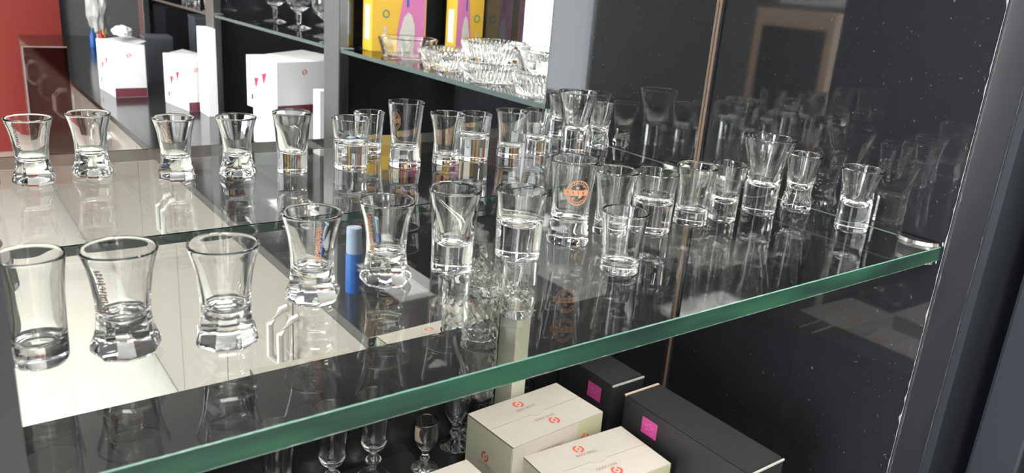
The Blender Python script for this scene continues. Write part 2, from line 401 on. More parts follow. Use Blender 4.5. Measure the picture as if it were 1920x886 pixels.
# ================================================================ SHOT GLASSES
def mm(l): return [(a/1000, b/1000) for a, b in l]
class ShotGlass: pass
def shot_profile(outer, inner, n=4):
    """outer from bottom centre up to rim; inner from rim down to centre (mm)"""
    o = smoothline(mm(outer), n); i = smoothline(mm(inner), n)
    rt = o[-1]; it = i[0]; mid = ((rt[0]+it[0])/2, rt[1]+0.0006)
    bot = mm([(0, 0.4), (outer[0][0]*0.75, 0.4), (outer[0][0]*0.93, 0.0)])
    return bot+o+[mid]+i, o
def oct_rf(zfade0, zfade1, sides=8, phase=0.2):
    def f(th, r, z):
        if z > zfade1/1000: return r
        a = ((th+phase) % (2*PI/sides))-PI/sides
        poly = r*math.cos(PI/sides)/math.cos(a)*1.04
        t = 1 if z < zfade0/1000 else (zfade1/1000-z)/((zfade1-zfade0)/1000)
        return r*(1-t)+poly*t
    return f
def r_at(o, z):
    for (ra, za), (rb, zb) in zip(o, o[1:]):
        if za <= z <= zb: return ra+(rb-ra)*(z-za)/max(1e-9, zb-za)
    return o[-1][0]
def decal(o, ang, zc, wid, hei, fn, nx, nz, m, parent, name='printed_emblem'):
    bm = bmesh.new(); V = {}
    def v(i, j):
        if (i, j) not in V:
            z = zc+hei*(j/nz-0.5); r = r_at(o, z)+0.00008; s = wid*(i/nx-0.5); a = ang+s/r
            V[i, j] = bm.verts.new((r*math.cos(a), r*math.sin(a), z))
        return V[i, j]
    for i in range(nx):
        for j in range(nz):
            if fn(2*(i+.5)/nx-1, 2*(j+.5)/nz-1): bm.faces.new((v(i, j), v(i+1, j), v(i+1, j+1), v(i, j+1)))
    return finish(bm, name, m, parent)
def emblem_fn(u, v):
    r = math.hypot((u-.08)*1.10, v)
    if abs(v) < 0.21: return -1.0 < u < .92 and not (abs(v) < 0.09 and math.sin(u*17+6*v) > 0.80 and abs(u) < .7)
    if r > 0.98: return False
    if r > 0.89 or 0.70 < r < 0.75: return True
    if 0.78 < r < 0.86: return math.sin(math.atan2(v, u)*30) > 0.35
    return r < .66 and math.sin(u*11+4*v)+math.cos(v*17-u*5) > 1.0
def strokes_fn(segs, wd):
    def f(u, v):
        for (a, b, c, d) in segs:
            L = (c-a)**2+(d-b)**2; t = max(0, min(1, ((u-a)*(c-a)+(v-b)*(d-b))/L)) if L else 0
            if math.hypot(u-a-t*(c-a), (v-b-t*(d-b))*SCRIPT_ASP) < wd: return True
        return False
    return f
SCRIPT_ASP = 2.6
SCRIPT = [(-.5, .92, .3, .98), (-.1, .98, -.3, .72), (-.6, .80, .5, .84), (.2, .84, .4, .68), (-.4, .62, .5, .66), (.0, .70, -.1, .48), (-.3, .50, .4, .52),
          (-.6, .36, .6, .42), (-.1, .42, -.5, .18), (.0, .34, .5, .20), (-.4, .12, .4, .15), (.1, .22, .0, -.02), (-.5, .0, .5, .02),
          (-.5, -.14, .5, -.10), (-.3, -.14, -.4, -.36), (.3, -.10, .3, -.34), (-.4, -.25, .4, -.22), (-.5, -.36, .5, -.34),
          (-.6, -.48, .5, -.44), (.0, -.44, -.5, -.70), (-.1, -.56, .6, -.72), (-.5, -.80, .5, -.78), (.0, -.68, .0, -.94), (-.6, -.95, .6, -.93)]
GRP = 'shot glasses on the glass shelf'
def shot(kind, x, y, label, rz=0.0, decals=(), sx=1.0, sz=1.0):
    D = {
     'hex': dict(o=[(17.2, 0.3), (18.6, 2.5), (18.4, 6), (16.2, 11.5), (15.2, 17), (14.8, 24), (15.2, 33), (16.6, 44), (18.8, 53), (20.6, 58.5), (20.9, 60)],
                 i=[(19.3, 59.9), (17.4, 54), (15.0, 45), (13.5, 36), (12.6, 29), (12.0, 24), (9.5, 21.2), (5, 20.2), (0, 20)], rf=oct_rf(9, 24)),
     'tumbler': dict(o=[(14.2, 0.3), (15.6, 2.2), (16.0, 6), (16.2, 20), (16.6, 36), (17.4, 48), (18.6, 57), (19.3, 62)],
                 i=[(17.9, 61.9), (16.4, 54), (15.0, 44), (14.0, 28), (13.2, 16), (11.0, 12.6), (6, 11.8), (0, 11.6)]),
     'cone': dict(o=[(14.3, 0.3), (14.7, 1.5), (14.7, 10), (14.9, 22), (15.6, 34), (16.8, 48), (18.4, 61)],
                 i=[(17.2, 60.9), (15.2, 50), (12.6, 38), (10.4, 28), (9.0, 22), (6.5, 19.6), (3, 19), (0, 18.9)]),
     'thick': dict(o=[(16.8, 0.3), (17.3, 1.6), (17.5, 10), (18.0, 28), (18.8, 42), (19.9, 54)],
                 i=[(18.6, 53.9), (17.4, 46), (16.4, 38), (15.4, 32), (12.5, 27.4), (8, 25.4), (0, 24.6)]),
     'tall': dict(o=[(16.4, 0.3), (16.9, 2.5), (16.2, 9), (15.2, 17), (15.0, 26), (15.7, 40), (17.2, 56), (18.8, 69)],
                 i=[(17.6, 68.9), (15.8, 55), (14.2, 40), (13.1, 28), (11.6, 21.5), (8, 18.6), (0, 17.8)]),
     'flare': dict(o=[(15.2, 0.3), (15.6, 1.6), (15.0, 9), (14.6, 18), (15.0, 30), (16.4, 42), (18.4, 52), (19.6, 56.5), (19.7, 58)],
                 i=[(18.2, 57.9), (16.6, 51), (14.6, 42), (13.0, 30), (12.2, 18), (11.4, 11), (8.5, 8.6), (0, 8)]),
     'flare2': dict(o=[(14.2, 0.3), (14.7, 1.6), (14.3, 12), (14.4, 22), (15.2, 36), (16.9, 48), (18.4, 56)],
                 i=[(17.1, 55.9), (15.2, 47), (13.3, 36), (12.2, 24), (11.2, 15), (8.6, 12.2), (0, 11.6)]),
     'bowl': dict(o=[(13.2, 0.3), (13.7, 1.6), (13.7, 14), (14.6, 28), (16.2, 42), (17.9, 55)],
                 i=[(16.6, 54.9), (14.9, 43), (13.0, 31), (11.0, 23), (7.5, 18.2), (3.5, 16.4), (0, 16)]),
     'big': dict(o=[(16.6, 0.3), (17.1, 1.8), (17.2, 14), (17.6, 28), (18.6, 42), (20.6, 55), (23.8, 66), (26.0, 74), (26.2, 76)],
                 i=[(24.6, 75.9), (22.0, 66), (18.2, 54), (15.0, 42), (12.6, 33), (10.4, 28.8), (6, 27), (0, 26.6)]),
     'bull': dict(o=[(15.4, 0.3), (16.4, 2.8), (16.0, 7), (14.6, 13), (13.6, 20), (13.9, 26), (15.4, 36), (17.0, 47), (18.8, 59)],
                 i=[(17.6, 58.9), (15.6, 47), (13.4, 37), (10.6, 29), (7.0, 23.6), (3.2, 21.2), (0, 20.8)],
                 rf=lambda th, r, z: r*(1+0.035*math.cos(9*th)*max(0, 1-z/0.016))),
     'right': dict(o=[(14.8, 0.3), (15.4, 1.8), (15.2, 12), (15.2, 26), (16.2, 40), (18.2, 52), (20.2, 60)],
                 i=[(18.9, 59.9), (16.4, 51), (13.6, 40), (11.2, 31), (8.6, 25.4), (4.5, 23.2), (0, 22.8)]),
     'small': dict(o=[(12.6, 0.3), (13.2, 1.6), (13.4, 10), (14.2, 24), (15.4, 36), (16.2, 41.5), (16.3, 43)],
                 i=[(14.8, 42.9), (13.8, 35), (12.6, 23), (11.6, 11), (9.6, 7.2), (5, 6.5), (0, 6.4)]),
    }[kind]
    prof, o = shot_profile(D['o'], D['i'])
    bm = bmesh.new(); lathe(bm, prof, 96, D.get('rf'))
    if decals:
        t = thing('shot_glass', label, 'shot glass', (x, y, SH+0.0003), 0, GRP)
        body = finish(bm, 'glass_body', GLASS, t, smooth=True, angle=math.radians(34)); body.rotation_euler.z = rz; body.scale = (sx, sx, sz)
        for dd in decals: 
            dd(o, t)
        for c in t.children: c.scale = (sx, sx, sz)
    else:
        t = finish(bm, 'shot_glass', GLASS, smooth=True, angle=math.radians(34)); t.location = (x, y, SH+0.0003); t.rotation_euler.z = rz; t.scale = (sx, sx, sz)
        tag(t, label, 'shot glass', GRP)
    return t
def face_ang(x, y, off): return math.atan2(-y, -x)+math.radians(off)
def script(x, y, off, zc, w, h, m):
    return lambda o, t: decal(o, face_ang(x, y, off), zc, w, h, strokes_fn(SCRIPT, 0.085), 30, 80, m, t, 'printed_script')
shot('tumbler', .0352, .462, 'straight-sided shot glass at the far left end, against the left panel', sx=.90, sz=1.0)
shot('hex', .0775, .456, 'flared shot glass with octagonal foot and grey script, second from the left end', 0.1, [script(.0775, .456, -38, .040, .009, .026, DECALG)], sx=0.97, sz=1.03)
shot('hex', .130, .442, 'plain flared shot glass with octagonal foot, third from the left and without print', 0.35, sx=0.97, sz=1.03)
shot('hex', .200, .481, 'octagonal-foot shot glass with thin orange script on its right side', 0.0, [script(.200, .481, 14, .043, .007, .024, DECAL)], sx=0.97, sz=1.03)
shot('hex', .2595, .488, 'octagonal-foot shot glass with orange script at its left edge, beside the conical glass', 0.5, [script(.2595, .488, -46, .040, .008, .028, DECAL)], sx=0.97, sz=1.03)
shot('cone', .318, .490, 'smooth conical shot glass with deep clear base, between octagonal-foot glass and squat thick glass', sx=1.1, sz=1.06)
shot('thick', .385, .494, 'squat heavy shot glass with shallow bowl, left of the tall orange-printed glass', sx=1.08, sz=1.04)
shot('tall', .4485, .505, 'tall shot glass with round orange emblem and waisted base', 0, [lambda o, t: decal(o, face_ang(.4485, .505, 14), .0455, .0215, .0215, emblem_fn, 56, 56, DECAL, t)], sx=1.12, sz=1.08)
shot('flare', .503, .508, 'flared thin-based shot glass just right of the orange-emblem glass', sx=1.06, sz=1.03)
shot('thick', .5475, .500, 'squat heavy shot glass with shallow bowl, behind the small front glass', sx=1.08, sz=1.04)
shot('flare2', .604, .500, 'narrow flared shot glass between the squat glass and the round-bowled glass', sx=1.12, sz=1.04)
shot('bowl', .649, .497, 'shot glass with rounded inner bowl, left of the biggest glass', sx=1.03, sz=1.04)
shot('big', .713, .500, 'biggest shot glass with wide flared trumpet mouth and tall solid stem base', sx=1.03, sz=1.05)
shot('bull', .766, .490, 'small cup-shaped shot glass on a chunky lobed foot, right of the biggest glass', sx=1.0, sz=1.03)
shot('right', .755, .416, 'flared heavy-based shot glass standing alone nearest the right front corner', sx=1.06, sz=1.05)
shot('small', .440, .429, 'smallest shot glass, standing alone near the front edge of the shelf', sx=1.16, sz=1.16)

# ================================================================ THINGS ON THE BASE, UNDER THE SHELF
def stem_glass(name, label, prof_o, prof_i, x, y, group, cat, extra=None, m=GLASS, z=RT, seg=64):
    prof = smoothline(mm(prof_o), 4); ip = smoothline(mm(prof_i), 4)
    full = [(0, prof[0][1])]+prof+[((prof[-1][0]+ip[0][0])/2, prof[-1][1]+0.0003)]+ip
    bm = bmesh.new(); lathe(bm, full, seg)
    if extra:
        t = thing(name, label, cat, (x, y, z+0.0003), 0, group); finish(bm, 'glass_body', m, t, smooth=True, angle=math.radians(60)); extra(t, prof)
    else:
        t = finish(bm, name, m, smooth=True, angle=math.radians(60)); t.location = (x, y, z+0.0003); tag(t, label, cat, group)
    return t
GOB_O = [(13, 0.2), (14, 1), (9, 3), (3.6, 6), (3.2, 9), (5.0, 13), (3.2, 17), (4.4, 22), (9.5, 29), (12.6, 36), (13.6, 44), (13.4, 52), (13, 57)]
GOB_I = [(12.2, 56.9), (12.4, 50), (12.2, 42), (10.6, 35), (7.4, 29), (3.5, 25), (0, 24)]
def sticker(t, prof): decal(prof, face_ang(.381, .618, -34), .046, .011, .017, lambda u, v: u < .2+.5*v*v-.3*v, 14, 14, KRAFT, t, 'paper_sticker')
stem_glass('goblet', 'small stemmed goblet with beige paper sticker, under the shelf', GOB_O, GOB_I, .381, .618, 'stemmed glasses on the black base', 'goblet', sticker)
stem_glass('goblet', 'stemmed goblet half hidden behind the left end of the rear pale carton', [(a*1.15, b*1.38) for a, b in GOB_O], [(a*1.15, b*1.38) for a, b in GOB_I], .4300, .6370, 'stemmed glasses on the black base', 'goblet')
stem_glass('goblet', 'small goblet whose rim shows behind the middle of the rear pale carton', [(a*.80, b*.95) for a, b in GOB_O], [(a*.80, b*.95) for a, b in GOB_I], .5245, .6375, 'stemmed glasses on the black base', 'goblet')
FL_O = [(15, 0.2), (16, 1.2), (9, 3), (3.8, 6), (3.6, 12), (7.6, 18), (7.8, 21), (3.6, 26), (4.2, 29), (10, 35), (12.8, 41), (13.2, 52), (14.4, 68), (17.2, 86), (18.6, 94)]
FL_I = [(17.8, 93.9), (16.2, 85), (13.6, 68), (12.4, 52), (12.0, 43), (9.5, 38), (5, 35), (0, 34)]
stem_glass('flute_glass', 'flared stem glass with ball stem, left of the goblet with the sticker', FL_O, FL_I, .328, .632, 'flute glasses on the black base', 'flute glass')
stem_glass('flute_glass', 'flared stem glass in the middle of the three flutes', FL_O, FL_I, .281, .628, 'flute glasses on the black base', 'flute glass')
stem_glass('flute_glass', 'leftmost flared stem glass behind the green shelf edge', FL_O, FL_I, .224, .622, 'flute glasses on the black base', 'flute glass')

# diamond tumblers, stacked
def cut_tumbler(x, y, z, h, r, label):
    n = 40
    def rf(th, rr, zz):
        if rr < r*0.86 or zz < 0.006 or zz > h*0.86: return rr
        return rr*(1+0.030*abs(math.sin(7*th+zz*230))+0.0*zz)
    o = [(r*.93, .0003), (r*.97, .004)]+[(r*(.97+.06*k/n), .005+(h-.006)*k/n) for k in range(n+1)]
    i = [(o[-1][0]-.0018, h-.001), (r*.90, h*.5), (r*.86, .012), (r*.6, .0085), (0, .008)]
    bm = bmesh.new(); lathe(bm, [(0, .0003)]+o+i, 112, rf)
    t = finish(bm, 'cut_tumbler', CUTGLASS, smooth=True, angle=math.radians(60)); t.location = (x, y, z+.0002)
    return tag(t, label, 'tumbler', 'cut glass tumblers under the shelf')
for k, wd in enumerate(('lowest', 'second lowest', 'second highest', 'topmost')):
    cut_tumbler(.4520, .6335, RT+k*.0613, .0611, .0195, wd+' tumbler of the cut-glass stack under the shelf')
carton = thing('small_carton', 'narrow beige carton standing under the cut-glass tumbler beside the black box', 'box', (0, 0, 0))
box('carton_body', .4905, .5095, .6195, .650, RT+.0003, EYE-.353, CARDG, carton, bev=.0008)
box('lid_flap', .4907, .5093, .6196, .6499, EYE-.3528, EYE-.3522, KRAFT, carton)
cut_tumbler(.4995, .634, EYE-.352, .068, .0190, 'cut-glass tumbler standing on the narrow beige carton')

# pale cartons
def pale_carton(cx_, cy_, rz, L, W, H, label, faces=True, top=True):
    """origin at bottom centre; length along x"""
    t = thing('pale_carton', label, 'box', (cx_, cy_, BT+.0003), rz, 'pale cartons in front under the shelf')
    hx, hy = L/2, W/2
    bm = bmesh.new(); add_box(bm, -hx, hx, -hy, hy, 0, H-.0008)
    bmesh.ops.bevel(bm, geom=bm.edges[:], offset=.0007, segments=2, affect='EDGES')
    for f in bm.faces: f.material_index = 0 if f.normal.z > .5 or abs(f.normal.y) > .7 else 1
    bm.normal_update()
    for f in bm.faces: f.material_index = 1 if abs(f.normal.x) > .5 else 0
    finish(bm, 'carton_body', [CARD, CARDG], t)
    g = .0004
    a = box('lid_flap', -hx+.0004, hx-.0004, g, hy-.0002, H-.0008, H, CARD, t)
    b = box('lid_flap', -hx+.0004, hx-.0004, -hy+.0002, -g, H-.0008, H, CARD, t)
    box('fold_line', -hx-.0001, -hx+.0006, -hy, hy, H-.0012, H-.0002, FOLD, t)
    # thumb tab, a half disc of card a little proud
    bm = bmesh.new(); N = 16; lo = []; hi = []
    for k in range(N+1):
        aa = PI+PI*k/N; lo.append(bm.verts.new((.010*math.cos(aa), .006*math.sin(aa)+.0010, H))); hi.append(bm.verts.new((.010*math.cos(aa), .006*math.sin(aa)+.0010, H+.0008)))
    bm.faces.new(hi); bm.faces.new(lo[::-1])
    for k in range(N): bm.faces.new((lo[k], lo[k+1], hi[k+1], hi[k]))
    bm.faces.new((lo[N], lo[0], hi[0], hi[N]))
    finish(bm, 'thumb_tab', CARD, t)
    X, Y, Z = (1, 0, 0), (0, 1, 0), (0, 0, 1)
    ring_logo((-.006, hy*.62, H), X, Y, .0062, ORNG, t)
    text_print('BAO XING', .0055, (-.003, hy*.62-.0100, H), X, Y, GREYI, t)
    text_print('BAO XING', .0055, (.001, -hy*.62+.0115, H), (-1, 0, 0), (0, -1, 0), GREYI, t)
    ring_logo((.006, -hy*.62+.0015, H), (-1, 0, 0), (0, -1, 0), .0062, ORNG, t)
    # left end (-x): right = -y, up = z
    ring_logo((-hx, .004, H-.0335), (0, -1, 0), Z, .0058, ORNG, t)
    text_print('BAO XING', .0042, (-hx, .004, H-.0430), (0, -1, 0), Z, GREYI, t)
    text_print('10ML', .0065, (-hx, -.002, H-.062), (0, -1, 0), Z, DARKI, t)
    # front (-y): right = x
    text_print('BAO XING', .0065, (-.010, -hy, H-.019), X, Z, GREYI, t)
    patch('greenish_tape', (hx*.70, -hy, H-.021), X, Z, rect(hx*.29, .0195), TAPE, t)
    ring_logo((hx*.60, -hy-.0002, H-.024), X, Z, .0060, ORNG, t)
    return t
pale_carton(.4925, .5755, .060, .1285, .0760, .1565, 'rear pale carton with orange emblems and closed flaps, beside the two black boxes')
pale_carton(.5095, .4930, -.05, .1305, .0790, .1400, 'front middle pale carton with orange emblem, cut by the bottom of the picture')
pale_carton(.3310, .5160, .02, .124, .080, .1425, 'front left pale carton showing only its rear corner at the bottom edge')

# black gift boxes
def black_box(x0, y0, x1b, rz, L, W, H, label, motif, far=False):
    t = thing('black_gift_box', label, 'box', (x0, y0, BT+.0003), rz, 'long black gift boxes')
    bm = bmesh.new(); add_box(bm, 0, W, 0, L, 0, H); bmesh.ops.bevel(bm, geom=bm.edges[:], offset=.0012, segments=2, affect='EDGES')
    finish(bm, 'box_body', BLKBOX, t)
    box('lid', .0006, W-.0006, .0035, L-.0035, H-.0002, H+.0008, BLKBOX, t)
    box('raw_edge', .0004, W-.0004, L-.0022, L+.0006, H-.0010, H+.0008, KRAFT, t)
    box('raw_edge', .0004, W-.0004, -.0005, .0008, H-.0014, H+.0006, pr('grey_card_edge', (.42, .42, .38), .9), t)
    box('end_flap', -.0006, .0004, L-.006, L-.0045, .002, H-.001, BLKBOX, t)
    yl = motif
    patch('magenta_label', (0, yl, H-.0200), (0, -1, 0), (0, 0, 1), rect(.0112, .0095), PINK, t)
    # ring-and-molecule drawing on the label
    bm = bmesh.new()
    def ring(cy_, cz_, r_, wd=.0003, n=20):
        A = [(bm.verts.new((-.0004, yl-cy_-r_*math.cos(2*PI*k/n), H-.0200+cz_+r_*math.sin(2*PI*k/n))), bm.verts.new((-.0004, yl-cy_-(r_-wd)*math.cos(2*PI*k/n), H-.0200+cz_+(r_-wd)*math.sin(2*PI*k/n)))) for k in range(n)]
        for k in range(n): bm.faces.new((A[k][0], A[(k+1) % n][0], A[(k+1) % n][1], A[k][1]))
    ring(.0002, .0012, .0034); ring(-.0050, .0022, .0016); ring(-.0038, -.0030, .0014); ring(.0048, .0016, .0011)
    add_box(bm, -.00045, -.0004, yl-.0070, yl-.0025, H-.0200-.0056, H-.0200-.0052)
    finish(bm, 'label_drawing', PINKL, t)
    return t
bA = black_box(.4998, .4775, 0, 0, .0925, .0505, .170, 'long black gift box with magenta label, its far end against the back panel', .028)
bA.location = (.5885, .5605, BT+.0003)
bB = black_box(.5880, .3690, 0, 0.0, .1710, .0530, .170, 'long black gift box with magenta label and beige raw end, nearest the right panel', .1300)
# labels live near the facing ends
def relabel(): pass

# ================================================================ THE SIDE WING (seen in the mirror)
WX = 0.5616      # counter front of the wing
SX = 0.925      # shelf fronts
BX = 1.32       # back boards
Y0 = vy(1.12)   # first (nearest) end of wing
Y1 = vy(5.16*S)
wing = thing('display_cabinet', 'long cabinet row with cream doors and black counter, seen in the mirror', 'cabinet', (0, 0, 0))
box('counter_top', WX, 1.62, Y1, 0.198, BT-.02, BT-.0001, BASE, wing, bev=.001)
box('counter_lip', WX-.001, WX+.004, Y1, 0.19, BT-.032, BT-.021, CREAM, wing)
box('cabinet_body', WX+.022, 1.62, Y1+.002, 0.19, .08, BT-.021, SEAM, wing)
box('plinth', WX+.05, 1.60, Y1+.01, 0.18, 0, .0795, SEAM, wing)
pairs = [1.215, 1.99, 2.76, 3.70, 4.62]
edges = [1.125, 1.215*S, 1.60*S, 1.99*S, 2.37*S, 2.76*S, 3.23*S, 3.70*S, 4.16*S, 4.62*S, 5.155*S]
pairs = [q*S for q in pairs]
for a, b in zip(edges, edges[1:]):
    d = box('door', WX+.002, WX+.0215, vy(b)+.003, vy(a)-.003, .085, BT-.034, CREAM, wing, bev=.001)
    for e, s in ((a, 1), (b, -1)):
        if e in pairs:
            yy = vy(e)-s*.029
            bm = bmesh.new(); z0, z1 = BT-.222, BT-.090
            pts = [(WX+.0019, yy, z1), (WX-.012, yy, z1-.004), (WX-.036, yy, z1-.030), (WX-.036, yy, z0+.030), (WX-.012, yy, z0+.004), (WX+.0019, yy, z0)]
            tube(bm, pts, .0078, 8); finish(bm, 'handle', HANDLE, d)
    if a > 3.6: d.data.materials[0] = CREAM
posts = [(1.00, 1.05), (2.04, 2.14), (3.16, 3.26), (4.30, 4.40)]
for a, b in posts:
    p = box('divider_panel', SX+.0315, BX-.001, vy(b)+.03, vy(a)-.03, BT, EYE+.9, BLACK, wing) if b-a > .07 else box('divider_panel', SX+.0315, BX-.001, vy(b), vy(a), BT, EYE+.9, BLACK, wing)
    box('chrome_post', SX, SX+.03, vy(b), vy(a), BT, EYE+.9, CHROME if a > 1.5 else SATIN, wing, bev=.004)
box('back_board', BX, BX+.02, Y1, 0.28, BT, EYE+.9, BLACK, wing)
box('lamp_blocker', SX+.001, SX+.02, Y1, 0.25, EYE+.26, EYE+.9, BLACK, wing)  # unseen board added to keep the strip lamps out of shelf reflections
def wing_shelf(y0, y1, label):
    t = thing('glass_shelf', label, 'shelf', (0, 0, 0), 0, 'glass shelves of the side cabinet row')
    bm = bmesh.new(); add_box(bm, SX+.006, BX-.002, vy(y1)+.002, vy(y0)-.002, SH-.010, SH); bm.normal_update()
    bmesh.ops.recalc_face_normals(bm, faces=bm.faces)
    bmesh.ops.delete(bm, geom=[f for f in bm.faces if abs(f.normal.z) < .5], context='FACES_ONLY')
    finish(bm, 'glass_pane', SHEET, t)
    box('front_edge', SX+.005, SX+.006, vy(y1)+.002, vy(y0)-.002, SH-.010, SH, pr('grey_green_edge', (.07, .095, .09), .15), t)
    for yy in (y0+.02, y1-.02):
        box('shelf_clip', SX+.0, SX+.03, vy(yy)-.012, vy(yy)+.012, SH+.0002, SH+.006, CHROME, t, bev=.002)
wing_shelf(1.05, 2.04, 'glass shelf of ashtrays seen in the mirror')
wing_shelf(2.14, 3.16, 'glass shelf of large goblets seen in the mirror')
wing_shelf(3.26, 4.30, 'far glass shelf of small glassware seen in the mirror')

# ashtrays
def ashtray(x, yv, k, r, h, plain, label):
    nr = 44
    def rf(th, rr, zz):
        if plain or rr < r*.8: return rr
        return rr*(1+.028*math.cos(nr*th))
    prof = [(0, .0004), (r*.80, .0004), (r*.84, .003), (r*.93, h*.6), (r, h-.002), (r*.97, h), (r*.88, h-.001), (r*.80, h*.55), (r*.70, .010), (0, .008)]
    bm = bmesh.new(); lathe(bm, prof, 176 if not plain else 48, rf)
    o = finish(bm, 'ashtray', CUTGLASS, smooth=True, angle=math.radians(40)); o.location = (x, vy(yv), SH+.0003+k)
    tag(o, label, 'ashtray', 'glass ashtrays on the mirrored shelf')
ashtray(1.035, 1.86, 0, .078, .050, True, 'plain thick glass ashtray in front of the yellow and pink box')
ashtray(1.020, 1.63, 0, .070, .048, False, 'ribbed glass ashtray second along the mirrored shelf')
ashtray(1.180, 1.70, 0, .070, .048, False, 'ribbed glass ashtray behind the second one on the mirrored shelf')
ashtray(1.015, 1.44, 0, .072, .042, False, 'lower ribbed ashtray of the stacked pair on the mirrored shelf')
ashtray(1.015, 1.44, .0425, .072, .042, False, 'upper ribbed ashtray of the stacked pair on the mirrored shelf')
ashtray(1.185, 1.50, 0, .070, .046, False, 'ribbed glass ashtray behind the stacked pair')
ashtray(1.015, 1.245, 0, .075, .044, False, 'lower glass ashtray nearest the chrome end of the mirrored shelf')
ashtray(1.015, 1.245, .0445, .075, .044, True, 'upper glass ashtray nearest the chrome end of the mirrored shelf')
ashtray(1.190, 1.30, 0, .078, .060, True, 'deep glass ashtray at the rear of the mirrored shelf near its end')
# yellow / pink boxes
def gift_yp(x, yv, w_, d_, label, flip):
    t = thing('yellow_pink_carton', label, 'box', (x, vy(yv), SH+.0003), 0, 'yellow and pink cartons on the mirrored shelf')
    H = .33; box('carton_body', 0, w_, -d_, 0, 0, H, YEL, t, bev=.001)   # its printed face looks towards +y (mirror side)
    # face +y : right = -x when seen from +y, use s to lay along +x
    def P(poly, m, nm, off=.0): 
        bm = bmesh.new(); bm.faces.new([bm.verts.new((w_*a, .0003+off, H*b)) for a, b in poly]); finish(bm, nm, m, t)
    F = (lambda pts: [(1-a, b) for a, b in pts]) if flip else (lambda pts: pts)
    P(F([(.55, 0), (1, 0), (1, 1), (.72, 1), (.66, .5), (.60, .25)]) if 0 else F([(.40, 0), (.98, 0), (.98, 1), (.62, 1), (.56, .45)]), PNKC, 'pink_print')
    P(F([(.42, .01), (.80, .01), (.80, .10), (.78, .22), (.72, .30), (.66, .32), (.58, .28), (.50, .14)]), GREYC, 'bowl_picture', .0002)
    P(F([(.62, .36), (.67, .36), (.67, .60), (.62, .60)]), BLUEI, 'blue_print', .0003)
    N = 18; bm = bmesh.new(); A = [(bm.verts.new((w_*((1-.25) if flip else .25)+.011*math.cos(2*PI*k/N), .0006, H*.30+.011*math.sin(2*PI*k/N))), bm.verts.new((w_*((1-.25) if flip else .25)+.007*math.cos(2*PI*k/N), .0006, H*.30+.007*math.sin(2*PI*k/N)))) for k in range(N)]
    for k in range(N): bm.faces.new((A[k][0], A[(k+1) % N][0], A[(k+1) % N][1], A[k][1]))
    finish(bm, 'green_ring_print', GRNI, t)
    P(F([(.20, .02), (.26, .02), (.26, .20), (.20, .20)]), KRAFT, 'text_strip', .0003)
    bm = bmesh.new(); bm.faces.new([bm.verts.new(v) for v in ((-.0003, -d_*.75, .03), (-.0003, -d_*.25, .03), (-.0003, -d_*.25, .12), (-.0003, -d_*.75, .12))]); finish(bm, 'white_print', WHITEP, t)
gift_yp(.995, 1.985, .165, .055, 'yellow and pink carton at the left end of the mirrored shelf', False)
gift_yp(1.225, 1.93, .090, .055, 'flipped yellow and pink carton imitating the reflection of the first, behind the ashtrays', True)  # added second carton stands in for the first one's reflection
# pale wall board lit at the end of module 1
tag(box('white_board', BX-.004, BX-.001, vy(1.74), vy(1.12), SH+.01, EYE+.5, BOXW), 'pale white board at the back of the ashtray shelf', 'board')

# large goblets on module 2 shelf
BG_O = [(38, .3), (40, 2), (26, 6), (9, 12), (7, 22), (9, 34), (8, 46), (20, 58), (36, 70), (44, 88), (46, 110), (43, 150)]
BG_I = [(41, 149.8), (44, 110), (42, 89), (34, 74), (18, 64), (0, 60)]
for x, yv, lb in ((1.075, 2.92, 'first large goblet along the mirrored shelf, farthest left'), (1.065, 2.67, 'large goblet in the middle of the mirrored shelf'), (1.03, 2.36, 'large goblet nearest the middle chrome post'), (1.22, 2.80, 'large goblet in the rear row of the mirrored shelf')):
    g = stem_glass('large_goblet', lb, BG_O, BG_I, x, vy(yv), 'large goblets on the mirrored shelf', 'goblet', None, CUTGLASS, SH, 48)
for k, (x, yv) in enumerate(((1.0, 3.42), (1.05, 3.58), (1.0, 3.76), (1.06, 3.92))):
    cut = stem_glass('small_tumbler', ('nearest', 'second', 'third', 'farthest')[k]+' small tumbler on the far mirrored shelf', [(28, .3), (30, 3), (33, 40), (36, 80)], [(34, 79.8), (30, 40), (26, 10), (0, 8)], x, vy(yv), 'small tumblers on the far shelf', 'tumbler', None, CUTGLASS, SH, 40)

